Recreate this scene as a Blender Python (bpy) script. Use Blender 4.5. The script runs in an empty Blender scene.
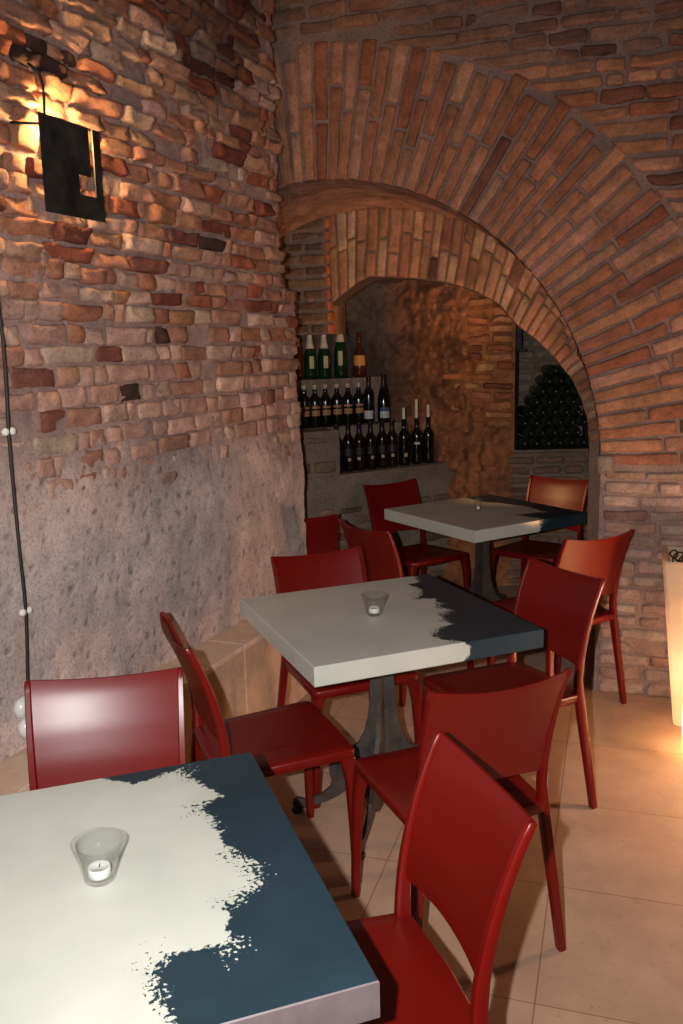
import bpy, math, random
from mathutils import Vector, noise
PI = math.pi
SC = bpy.context.scene
COL = SC.collection
R = random.Random(7)

# ------------------------------------------------------------------ helpers
def lin(c):
    c /= 255.0
    return c / 12.92 if c <= 0.04045 else ((c + 0.055) / 1.055) ** 2.4
def rgb(r, g, b): return (lin(r), lin(g), lin(b), 1.0)

class MB:
    """collects vertices / faces / colours and links them as ONE mesh object"""
    def __init__(s):
        s.v = []; s.f = []; s.c = []; s.m = []; s.col = (1, 1, 1); s.mi = 0; s.a = []; s.attr = 0.0
    def vert(s, p, col=None, a=None):
        s.v.append((p[0], p[1], p[2])); s.c.append(col or s.col); s.a.append(s.attr if a is None else a)
        return len(s.v) - 1
    def face(s, idx):
        s.f.append(tuple(idx)); s.m.append(s.mi)
    def grid(s, n, m, fn, closed_u=False):
        """fn(i,j) -> point or (point,col)"""
        base = len(s.v)
        for i in range(n):
            for j in range(m):
                r = fn(i, j)
                if isinstance(r, tuple) and len(r) == 2: s.vert(r[0], r[1])
                else: s.vert(r)
        for i in range(n if closed_u else n - 1):
            i2 = (i + 1) % n
            for j in range(m - 1):
                s.face((base + i * m + j, base + i2 * m + j, base + i2 * m + j + 1, base + i * m + j + 1))
        return base
    def loft(s, rings, cap0=True, cap1=True):
        k = len(rings[0]); ids = []
        for r in rings: ids.append([s.vert(p) for p in r])
        for a, b in zip(ids[:-1], ids[1:]):
            for i in range(k):
                j = (i + 1) % k
                s.face((a[i], a[j], b[j], b[i]))
        if cap0: s.face(tuple(reversed(ids[0])))
        if cap1: s.face(tuple(ids[-1]))
    def lathe(s, prof, c=(0, 0, 0), seg=20, axis='z', fn=None):
        rings = []
        for r, z in prof:
            ring = []
            for k in range(seg):
                a = 2 * PI * k / seg
                p = (r * math.cos(a), r * math.sin(a), z)
                if axis == 'y': p = (p[0], p[2], p[1])
                p = (p[0] + c[0], p[1] + c[1], p[2] + c[2])
                ring.append(fn(p) if fn else p)
            rings.append(ring)
        s.loft(rings, prof[0][0] > 1e-5, prof[-1][0] > 1e-5)
    def tube(s, pts, r, seg=8):
        pts = [Vector(p) for p in pts]; rings = []
        for i, p in enumerate(pts):
            t = (pts[min(i + 1, len(pts) - 1)] - pts[max(i - 1, 0)]).normalized()
            up = Vector((0, 0, 1)) if abs(t.z) < .9 else Vector((1, 0, 0))
            x = t.cross(up).normalized(); y = t.cross(x)
            rr = r[i] if isinstance(r, (list, tuple)) else r
            rings.append([p + (x * math.cos(2 * PI * k / seg) + y * math.sin(2 * PI * k / seg)) * rr for k in range(seg)])
        s.loft(rings)
    def box(s, lo, hi, fn=lambda p: p, ch=0.0):
        x0, y0, z0 = lo; x1, y1, z1 = hi
        def ring(z, i):
            a, b, c, d = x0 + i, x1 - i, y0 + i, y1 - i
            k = min(ch, (x1 - x0) * .4, (y1 - y0) * .4)
            if k <= 0: return [fn(p) for p in ((a, c, z), (b, c, z), (b, d, z), (a, d, z))]
            return [fn(p) for p in ((a + k, c, z), (b - k, c, z), (b, c + k, z), (b, d - k, z), (b - k, d, z), (a + k, d, z), (a, d - k, z), (a, c + k, z))]
        if ch > 0: s.loft([ring(z0, ch * .6), ring(z0 + ch, 0), ring(z1 - ch, 0), ring(z1, ch * .6)])
        else: s.loft([ring(z0, 0), ring(z1, 0)])
    def build(s, name, mats, parent=None, smooth=True, bevel=0, fix=False, autosmooth=None):
        me = bpy.data.meshes.new(name)
        me.from_pydata(s.v, [], s.f)
        for m in (mats if isinstance(mats, (list, tuple)) else [mats]): me.materials.append(m)
        me.polygons.foreach_set('material_index', s.m)
        me.polygons.foreach_set('use_smooth', [smooth] * len(s.f))
        ca = me.color_attributes.new('Col', 'FLOAT_COLOR', 'POINT')
        flat = []
        for c in s.c: flat += [c[0], c[1], c[2], 1.0]
        ca.data.foreach_set('color', flat)
        fa = me.attributes.new('paint', 'FLOAT', 'POINT'); fa.data.foreach_set('value', s.a)
        me.update()
        if fix:
            import bmesh
            b = bmesh.new(); b.from_mesh(me); bmesh.ops.recalc_face_normals(b, faces=b.faces); b.to_mesh(me); b.free()
        if autosmooth: me.set_sharp_from_angle(angle=autosmooth)
        o = bpy.data.objects.new(name, me); COL.objects.link(o)
        if parent: o.parent = parent
        return o

def tag(o, label, cat=None, group=None, kind=None):
    o['label'] = label
    if cat: o['category'] = cat
    if group: o['group'] = group
    if kind: o['kind'] = kind
    return o
def thing(name, label, cat, loc=(0, 0, 0), rz=0, group=None):
    o = bpy.data.objects.new(name, None); COL.objects.link(o)
    o.empty_display_size = .1
    o.location = loc; o.rotation_euler = (0, 0, rz)
    return tag(o, label, cat, group)
def structure(o, label):
    o['kind'] = 'structure'; o['label'] = label; o['category'] = o.name.split('_')[0] if not o.name.startswith('trim') else 'ledge'
    return o
def dup(root, loc, rz, label, group=None):
    r = root.copy(); COL.objects.link(r); r.location = loc; r.rotation_euler = (0, 0, rz); r['label'] = label
    if group: r['group'] = group
    for ch in list(root.children):
        c = ch.copy(); COL.objects.link(c); c.parent = r
        for g in list(ch.children):
            d = g.copy(); COL.objects.link(d); d.parent = c
    return r
def N(x, y, z, s=1.0, o=3): return noise.fractal(Vector((x * s, y * s, z * s)), 1.0, 2.0, o)

# ------------------------------------------------------------------ materials
def mat(name, base=(.5, .5, .5, 1), rough=.5, spec=.5, metal=0):
    m = bpy.data.materials.new(name); m.use_nodes = True
    p = m.node_tree.nodes['Principled BSDF']
    p.inputs['Base Color'].default_value = base; p.inputs['Roughness'].default_value = rough
    p.inputs['Metallic'].default_value = metal; p.inputs['Specular IOR Level'].default_value = spec
    return m, m.node_tree, p
def nd(nt, t, **kw):
    n = nt.nodes.new(t)
    for k, v in kw.items():
        if k in n.inputs: n.inputs[k].default_value = v
        else: setattr(n, k, v)
    return n
def ramp(nt, fac, stops):
    r = nt.nodes.new('ShaderNodeValToRGB'); el = r.color_ramp.elements
    el[0].position, el[0].color = stops[0]; el[1].position, el[1].color = stops[1]
    for p, c in stops[2:]:
        e = el.new(p); e.color = c
    nt.links.new(fac, r.inputs[0]); return r
def objco(nt): return nd(nt, 'ShaderNodeTexCoord').outputs['Object']
def bump(nt, p, h, strength, dist):
    b = nd(nt, 'ShaderNodeBump', Strength=strength, Distance=dist); nt.links.new(h, b.inputs['Height']); nt.links.new(b.outputs[0], p.inputs['Normal'])

def masonry(name, vary, bstr, bdist, rough=.9):
    """colour of each brick comes from its own attribute, mottled by noise"""
    m, nt, p = mat(name, rough=rough, spec=.25)
    at = nd(nt, 'ShaderNodeVertexColor', layer_name='Col'); co = objco(nt)
    n1 = nd(nt, 'ShaderNodeTexNoise', Scale=9.0, Detail=6.0, Roughness=.65); nt.links.new(co, n1.inputs['Vector'])
    n2 = nd(nt, 'ShaderNodeTexNoise', Scale=85.0, Detail=7.0, Roughness=.78); nt.links.new(co, n2.inputs['Vector'])
    r1 = ramp(nt, n1.outputs[0], [(.3, (1 - vary, 1 - vary, 1 - vary, 1)), (.7, (1 + vary, 1 + vary * .9, 1 + vary * .8, 1))])
    r2 = ramp(nt, n2.outputs[0], [(.30, (.36, .33, .32, 1)), (.52, (1.08, 1.08, 1.08, 1))])
    a = nd(nt, 'ShaderNodeMix', data_type='RGBA', blend_type='MULTIPLY'); a.inputs[0].default_value = 1
    nt.links.new(at.outputs[0], a.inputs[6]); nt.links.new(r1.outputs[0], a.inputs[7])
    b = nd(nt, 'ShaderNodeMix', data_type='RGBA', blend_type='MULTIPLY'); b.inputs[0].default_value = .8
    nt.links.new(a.outputs[2], b.inputs[6]); nt.links.new(r2.outputs[0], b.inputs[7])
    nt.links.new(b.outputs[2], p.inputs['Base Color'])
    bump(nt, p, n2.outputs[0], bstr, bdist)
    return m
M = {}
M['brick'] = masonry('brick', .24, .85, .012)
M['mortar'] = masonry('mortar', .18, .9, .014)

m, nt, p = mat('red_plastic', rgb(104, 12, 8), .34, .42)
co = objco(nt); n = nd(nt, 'ShaderNodeTexNoise', Scale=900.0, Detail=2.0); nt.links.new(co, n.inputs['Vector'])
bump(nt, p, n.outputs[0], .08, .001); M['red'] = m

m, nt, p = mat('stone_floor', rough=.55, spec=.35)
co = objco(nt); mp = nd(nt, 'ShaderNodeMapping'); nt.links.new(co, mp.inputs['Vector'])
mp.inputs['Rotation'].default_value = (0, 0, math.radians(17.5)); mp.inputs['Location'].default_value = (.147, .075, 0)
br = nd(nt, 'ShaderNodeTexBrick', Scale=1.0); br.offset = 0.0; br.squash = 1.0
br.inputs['Brick Width'].default_value = .522; br.inputs['Row Height'].default_value = .522
br.inputs['Mortar Size'].default_value = .0022; br.inputs['Mortar Smooth'].default_value = .3
br.inputs['Color1'].default_value = rgb(186, 156, 136); br.inputs['Color2'].default_value = rgb(180, 149, 129); br.inputs['Mortar'].default_value = rgb(138, 108, 90)
nt.links.new(mp.outputs[0], br.inputs['Vector'])
n1 = nd(nt, 'ShaderNodeTexNoise', Scale=3.5, Detail=8.0, Roughness=.65); nt.links.new(co, n1.inputs['Vector'])
n2 = nd(nt, 'ShaderNodeTexNoise', Scale=45.0, Detail=6.0, Roughness=.7); nt.links.new(co, n2.inputs['Vector'])
r1 = ramp(nt, n1.outputs[0], [(.3, (.72, .68, .64, 1)), (.66, (1.08, 1.06, 1.04, 1))])
r2 = ramp(nt, n2.outputs[0], [(.27, (.55, .5, .45, 1)), (.42, (1, 1, 1, 1))])
a = nd(nt, 'ShaderNodeMix', data_type='RGBA', blend_type='MULTIPLY'); a.inputs[0].default_value = .8
nt.links.new(br.outputs[0], a.inputs[6]); nt.links.new(r1.outputs[0], a.inputs[7])
b = nd(nt, 'ShaderNodeMix', data_type='RGBA', blend_type='MULTIPLY'); b.inputs[0].default_value = .7
nt.links.new(a.outputs[2], b.inputs[6]); nt.links.new(r2.outputs[0], b.inputs[7])
nt.links.new(b.outputs[2], p.inputs['Base Color']); bump(nt, p, n2.outputs[0], .15, .004); M['floor'] = m

m, nt, p = mat('ledge_tile', rough=.7, spec=.3)
co = objco(nt); n1 = nd(nt, 'ShaderNodeTexNoise', Scale=14.0, Detail=7.0, Roughness=.7); nt.links.new(co, n1.inputs['Vector'])
at = nd(nt, 'ShaderNodeVertexColor', layer_name='Col')
r1 = ramp(nt, n1.outputs[0], [(.3, (.75, .72, .7, 1)), (.65, (1.05, 1.05, 1.05, 1))])
a = nd(nt, 'ShaderNodeMix', data_type='RGBA', blend_type='MULTIPLY'); a.inputs[0].default_value = 1
nt.links.new(at.outputs[0], a.inputs[6]); nt.links.new(r1.outputs[0], a.inputs[7]); nt.links.new(a.outputs[2], p.inputs['Base Color'])
bump(nt, p, n1.outputs[0], .2, .006); M['ledge'] = m

# painted table top: white paint brushed over with dark blue, boundary carried by the 'paint' attribute
m, nt, p = mat('painted_tabletop', rough=.42, spec=.4)
at = nd(nt, 'ShaderNodeAttribute', attribute_name='paint'); co = objco(nt)
n1 = nd(nt, 'ShaderNodeTexNoise', Scale=26.0, Detail=6.0, Roughness=.72); nt.links.new(co, n1.inputs['Vector'])
n2 = nd(nt, 'ShaderNodeTexNoise', Scale=120.0, Detail=3.0, Roughness=.6); nt.links.new(co, n2.inputs['Vector'])
s1 = nd(nt, 'ShaderNodeMath', operation='MULTIPLY_ADD'); nt.links.new(n1.outputs[0], s1.inputs[0]); s1.inputs[1].default_value = .07; s1.inputs[2].default_value = -.035
n4 = nd(nt, 'ShaderNodeTexNoise', Scale=9.0, Detail=1.0); nt.links.new(co, n4.inputs['Vector'])
am = nd(nt, 'ShaderNodeMapRange'); nt.links.new(n4.outputs[0], am.inputs[0]); am.inputs[1].default_value = .48; am.inputs[2].default_value = .66; am.inputs[3].default_value = .03; am.inputs[4].default_value = .26
c2 = nd(nt, 'ShaderNodeMath', operation='SUBTRACT'); nt.links.new(n2.outputs[0], c2.inputs[0]); c2.inputs[1].default_value = .5
s2 = nd(nt, 'ShaderNodeMath', operation='MULTIPLY_ADD'); nt.links.new(c2.outputs[0], s2.inputs[0]); nt.links.new(am.outputs[0], s2.inputs[1]); nt.links.new(s1.outputs[0], s2.inputs[2])
s3 = nd(nt, 'ShaderNodeMath', operation='ADD'); nt.links.new(at.outputs['Fac'], s3.inputs[0]); nt.links.new(s2.outputs[0], s3.inputs[1])
s4 = nd(nt, 'ShaderNodeMath', operation='MULTIPLY_ADD'); nt.links.new(s3.outputs[0], s4.inputs[0]); s4.inputs[1].default_value = 220.0; s4.inputs[2].default_value = .5; s4.use_clamp = True
n3 = nd(nt, 'ShaderNodeTexNoise', Scale=6.0, Detail=4.0); nt.links.new(co, n3.inputs['Vector'])
rw = ramp(nt, n3.outputs[0], [(.3, rgb(184, 186, 174)), (.7, rgb(198, 198, 186))])
rd = ramp(nt, n3.outputs[0], [(.3, rgb(29, 47, 56)), (.7, rgb(37, 56, 66))])
a = nd(nt, 'ShaderNodeMix', data_type='RGBA'); nt.links.new(s4.outputs[0], a.inputs[0]); nt.links.new(rw.outputs[0], a.inputs[6]); nt.links.new(rd.outputs[0], a.inputs[7])
nt.links.new(a.outputs[2], p.inputs['Base Color']); bump(nt, p, n2.outputs[0], .12, .001); M['paint'] = m

m, nt, p = mat('dark_steel', rgb(62, 56, 53), .5, .5, .35)
co = objco(nt); n1 = nd(nt, 'ShaderNodeTexNoise', Scale=16.0, Detail=6.0, Roughness=.7); nt.links.new(co, n1.inputs['Vector'])
r1 = ramp(nt, n1.outputs[0], [(.3, rgb(46, 42, 41)), (.7, rgb(86, 76, 70))]); nt.links.new(r1.outputs[0], p.inputs['Base Color']); M['steel'] = m
m, nt, p = mat('black_iron', rgb(24, 25, 25), .6, .4, .2)
co = objco(nt); n1 = nd(nt, 'ShaderNodeTexNoise', Scale=13.0, Detail=5.0); nt.links.new(co, n1.inputs['Vector'])
r1 = ramp(nt, n1.outputs[0], [(.35, rgb(17, 18, 18)), (.75, rgb(52, 52, 50))]); nt.links.new(r1.outputs[0], p.inputs['Base Color']); M['iron'] = m
def plain(name, c, rough=.5, spec=.5, metal=0):
    m, nt, p = mat(name, c, rough, spec, metal)
    co = objco(nt); n1 = nd(nt, 'ShaderNodeTexNoise', Scale=30.0, Detail=4.0); nt.links.new(co, n1.inputs['Vector'])
    k = lambda f: (c[0] * f, c[1] * f, c[2] * f, 1)
    r1 = ramp(nt, n1.outputs[0], [(.3, k(.85)), (.7, k(1.1))]); nt.links.new(r1.outputs[0], p.inputs['Base Color'])
    M[name] = m; return m
plain('side_mauve', rgb(104, 90, 92), .5); plain('cord_black', rgb(26, 22, 22), .6); plain('porcelain', rgb(214, 212, 205), .25); plain('wax', rgb(226, 214, 186), .5)
plain('tealight', rgb(226, 226, 222), .4); plain('bottle_dark', rgb(16, 18, 16), .12, .6); plain('bottle_olive', rgb(44, 50, 44), .28, .6); plain('bottle_green', rgb(14, 46, 24), .1, .6)
plain('bottle_amber', rgb(78, 38, 12), .12, .6); plain('bottle_brown', rgb(26, 16, 10), .12, .6)
plain('foil_white', rgb(186, 170, 150), .45); plain('foil_dark', rgb(30, 18, 18), .4); plain('foil_gold', rgb(150, 96, 48), .4)
plain('label_tan', rgb(164, 112, 72), .6); plain('label_white', rgb(190, 190, 184), .6); plain('label_yellow', rgb(206, 146, 62), .55)
plain('label_blue', rgb(60, 84, 120), .6); plain('label_black', rgb(20, 16, 15), .6); plain('label_cream', rgb(168, 160, 128), .6); plain('foliage_dry', rgb(22, 18, 16), .7)

m, nt, p = mat('clear_glass', (1, 1, 1, 1), .02)
out = nt.nodes['Material Output']; nt.nodes.remove(p)
tr = nd(nt, 'ShaderNodeBsdfTransparent'); tr.inputs[0].default_value = (.97, .98, .975, 1)
gl = nd(nt, 'ShaderNodeBsdfGlossy', Roughness=.03); lw = nd(nt, 'ShaderNodeLayerWeight', Blend=.5); fr = nd(nt, 'ShaderNodeMath', operation='POWER'); nt.links.new(lw.outputs['Facing'], fr.inputs[0]); fr.inputs[1].default_value = 3.6
mx = nd(nt, 'ShaderNodeMixShader'); f2 = nd(nt, 'ShaderNodeMath', operation='MULTIPLY_ADD'); nt.links.new(fr.outputs[0], f2.inputs[0]); f2.inputs[1].default_value = .6; f2.inputs[2].default_value = .05; nt.links.new(f2.outputs[0], mx.inputs[0]); nt.links.new(tr.outputs[0], mx.inputs[1]); nt.links.new(gl.outputs[0], mx.inputs[2])
nt.links.new(mx.outputs[0], out.inputs[0]); M['glass'] = m

# translucent white plastic of the light-up planters (a lamp sits inside)
m, nt, p = mat('glow_plastic', rgb(236, 222, 205), .5)
out = nt.nodes['Material Output']
co = objco(nt); n1 = nd(nt, 'ShaderNodeTexNoise', Scale=8.0); nt.links.new(co, n1.inputs['Vector'])
r1 = ramp(nt, n1.outputs[0], [(.3, rgb(232, 216, 196)), (.7, rgb(240, 226, 208))])
tl = nd(nt, 'ShaderNodeBsdfTranslucent'); nt.links.new(r1.outputs[0], tl.inputs[0]); nt.links.new(r1.outputs[0], p.inputs['Base Color'])
mx = nd(nt, 'ShaderNodeMixShader'); mx.inputs[0].default_value = .7
nt.links.new(p.outputs[0], mx.inputs[1]); nt.links.new(tl.outputs[0], mx.inputs[2]); nt.links.new(mx.outputs[0], out.inputs[0]); M['glow'] = m
def emit(name, c, s):
    m = bpy.data.materials.new(name); m.use_nodes = True; p = m.node_tree.nodes['Principled BSDF']
    p.inputs['Base Color'].default_value = c; p.inputs['Emission Color'].default_value = c; p.inputs['Emission Strength'].default_value = s
    M[name] = m
emit('lamp_glow', (1.0, .72, .36, 1), 5.0)

# ------------------------------------------------------------------ frames of the place
TH = -.342
D_ = Vector((math.cos(TH), math.sin(TH), 0)); N_ = Vector((-math.sin(TH), math.cos(TH), 0)); C_ = Vector((-.095, 4.471, 0))
def W(s, e, z): return C_ + D_ * s + N_ * e + Vector((0, 0, z))             # arch wall: along, into the depth, up
LP = Vector((-1.02, 2.61, 0)); LD = Vector((.394, .919, 0)).normalized(); LN = Vector((LD.y, -LD.x, 0))
def LW(t, o, z): return LP + LD * t + LN * o + Vector((0, 0, z))            # left wall: along, out of the wall, up
BP = Vector((.028, 5.474, 0)); BD = Vector((.845, .535, 0)).normalized(); BN = Vector((-BD.y, BD.x, 0))
def BW(a, o, z): return BP + BD * a + BN * o + Vector((0, 0, z))            # bottle bench: along, into the depth, up
ZC, R0, R1, DEP = 1.099, 1.377, 1.982, .95

# ------------------------------------------------------------------ bricks
def brick(mb, fn, L, H, h, col, seed, depth=.015, r=.009, rough=.004, wob=.006, tilt=.0):
    """fn(a,b,height)->world, a in 0..L, b in 0..H; a lumpy worn brick face with rounded edges"""
    nu = max(2, int(L / .026)); nv = 3 if H < .09 else 4
    k = min(r, H * .22, L * .22)
    us = [0, k * .45, k * 1.3] + [L * (i / nu) for i in range(1, nu)] + [L - k * 1.3, L - k * .45, L]
    vs = [0, k * .45, k * 1.3] + [H * (i / nv) for i in range(1, nv)] + [H - k * 1.3, H - k * .45, H]
    us.sort(); vs.sort()
    nU, nV = len(us), len(vs)
    tu = R.uniform(-tilt, tilt); tv = R.uniform(-tilt, tilt)
    dk = (1.0, .32, .0)
    def g(i, j):
        ei, ej = min(i, nU - 1 - i), min(j, nV - 1 - j)
        u, v = us[i], vs[j]
        du = N(u * 9 + seed, v * 9, seed * 1.7, 1, 2) * wob; dv = N(u * 9, v * 9 + seed, seed * 2.3, 1, 2) * wob
        drop = 0
        if ei < 3: drop += dk[ei]
        if ej < 3: drop += dk[ej]
        drop = min(drop, 1.0)
        if ei <= 1 and ej <= 1:
            u += (k * .5) * (1 if i < nU / 2 else -1); v += (k * .5) * (1 if j < nV / 2 else -1)
        hh = h + N(u * 16 + seed * 3, v * 22, seed, 1, 4) * rough + tu * (u / L - .5) + tv * (v / H - .5)
        hh = hh - drop * (hh + depth)
        k2 = 1 + .30 * N(u * 30 + seed, v * 30, seed * 1.1, 1, 4) + .16 * N(u * 7, v * 7 + seed, seed, 1, 2)
        return (fn(u + du, v + dv, hh), (col[0] * k2, col[1] * k2, col[2] * k2))
    mb.col = col
    mb.grid(nU, nV, g)
def jit(c, f): 
    k = 1 + R.uniform(-f, f)
    return (c[0] * k * (1 + R.uniform(-.06, .06)), c[1] * k * (1 + R.uniform(-.05, .05)), c[2] * k)
def pick(pal):
    x = R.random() * sum(w for _, w in pal)
    for c, w in pal:
        x -= w
        if x <= 0: return c
    return pal[-1][0]
def L3(r, g, b): return (lin(r), lin(g), lin(b))

# ------------------------------------------------------------------ floor
mb = MB()
mb.box((-4, -1.2, -.1), (4.5, 9, 0))
structure(mb.build('floor', M['floor'], smooth=False), 'beige stone tile floor with thin dark joints')

# ------------------------------------------------------------------ left wall
def wall_left():
    mb = MB()
    ZT = 3.7; T0, T1 = -1.1, 1.93
    def tend(z): return 1.93 if z > 1.97 else 2.07
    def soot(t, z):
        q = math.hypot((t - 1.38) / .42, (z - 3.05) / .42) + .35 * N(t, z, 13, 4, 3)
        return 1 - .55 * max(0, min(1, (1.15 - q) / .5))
    def cover(t, z):   # how far the mortar stands out: rises towards the plastered foot of the wall
        k = 1.30 + .10 * N(t, z, 3, 1.6, 3) - .06 * t
        c = (k - z) / .28
        return max(0, min(1, c + .5))
    mb.mi = 1
    st = .0145
    nt_, nz = int((2.09 - T0) / st) + 1, int(ZT / st) + 1
    m_lo = L3(210, 190, 184); m_hi = L3(164, 138, 130)
    def g(i, j):
        t = T0 + i * st; z = j * st; t = min(t, tend(z) - .006)
        c = cover(t, z)
        o = -.009 + c * .026 + N(t, z, 0, 5, 4) * .008 + N(t, z, 7, 24, 4) * (.0095 - .0065 * c) + N(t, z, 4, 1.3, 2) * .018 * c
        f = 1 + .25 * N(t, z, 9, 3.0, 4)
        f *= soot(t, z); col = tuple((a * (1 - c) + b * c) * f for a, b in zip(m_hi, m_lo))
        pit = N(t, z, 31, 34, 2) - .45
        if pit > 0 and c > .3: o -= min(.012, pit * .06); col = tuple(x * max(.35, 1 - pit * 4) for x in col)
        return (LW(t, o, z), col)
    mb.grid(nt_, nz, g)
    # body of the wall behind its face
    mb.col = m_hi
    mb.box((T0, -.42, 0), (1.925, -.03, ZT), lambda p: LW(*p)); mb.box((1.92, -.42, 0), (2.062, -.03, 1.96), lambda p: LW(*p))
    mb.mi = 0
    warm = [(L3(172, 124, 102), 6), (L3(164, 112, 88), 4), (L3(150, 88, 66), 2.5), (L3(178, 138, 116), 4), (L3(122, 70, 56), 1.6), (L3(74, 50, 44), .3)]
    pale = [(L3(188, 154, 140), 8), (L3(182, 146, 132), 6), (L3(194, 164, 148), 4), (L3(166, 122, 106), 2), (L3(124, 78, 66), 1.1), (L3(84, 58, 50), .5)]
    z = .62; n = 0
    while z < ZT - .1:
        H = R.uniform(.052, .074) if z < 1.9 else R.uniform(.050, .078)
        t = T0 + R.uniform(-.1, 0); wav = R.random() * 9
        while t < 2.1:
            L = R.choice((R.uniform(.06, .11), R.uniform(.12, .2), R.uniform(.16, .26)))
            te = tend(z + H / 2) + R.uniform(-.012, .016)
            last = t + L > te - .05
            if last: L = te - t
            if L < .035: break
            up = max(0, min(1, (z - 1.5) / .5))
            c = cover(t + L / 2, z + H / 2)
            if c < .97 and R.random() > .035 * (1 + c * 4) and t > -.75:
                pal = warm if R.random() < up * .8 else pale
                h = R.uniform(-.008, .008) * (1 - .6 * up) + up * R.uniform(-.008, .018) + .004
                hz = H - R.uniform(.003, .012); dz = R.uniform(0, .005)
                def fn(a, b, hh, t=t, z=z, dz=dz, L=L, wav=wav):
                    return LW(t + a, hh, z + dz + b + .012 * N(t + a, wav, 0, 1.2, 1))
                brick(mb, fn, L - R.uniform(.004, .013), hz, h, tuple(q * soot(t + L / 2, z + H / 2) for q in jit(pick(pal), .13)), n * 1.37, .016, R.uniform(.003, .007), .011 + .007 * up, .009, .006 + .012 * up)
                n += 1
            t += L
            if last: break
        z += H
    return structure(mb.build('wall_left', [M['brick'], M['mortar']]), 'rough brick wall on the left, plastered towards its foot')
wall_left()

# tiled ledge along the foot of the left wall
mb = MB()
pieces = [(-1.1, -.55), (-.55, -.02), (-.02, .52), (.52, 1.06), (1.06, 1.6), (1.6, 1.93)]
for a, b in pieces:
    k = R.uniform(.93, 1.05); mb.col = tuple(c * k for c in L3(206, 180, 162))
    mb.box((a + .001, -.02, .425), (b - .001, .2, .45), lambda p: LW(*p), .003)
    k = R.uniform(.93, 1.05); mb.col = tuple(c * k for c in L3(212, 176, 152))
    mb.box((a + .001, .0, 0), (b - .001, .194, .4235), lambda p: LW(*p), .003)
structure(mb.build('trim_1', M['ledge'], smooth=False), 'low tiled ledge along the foot of the left wall')

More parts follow.
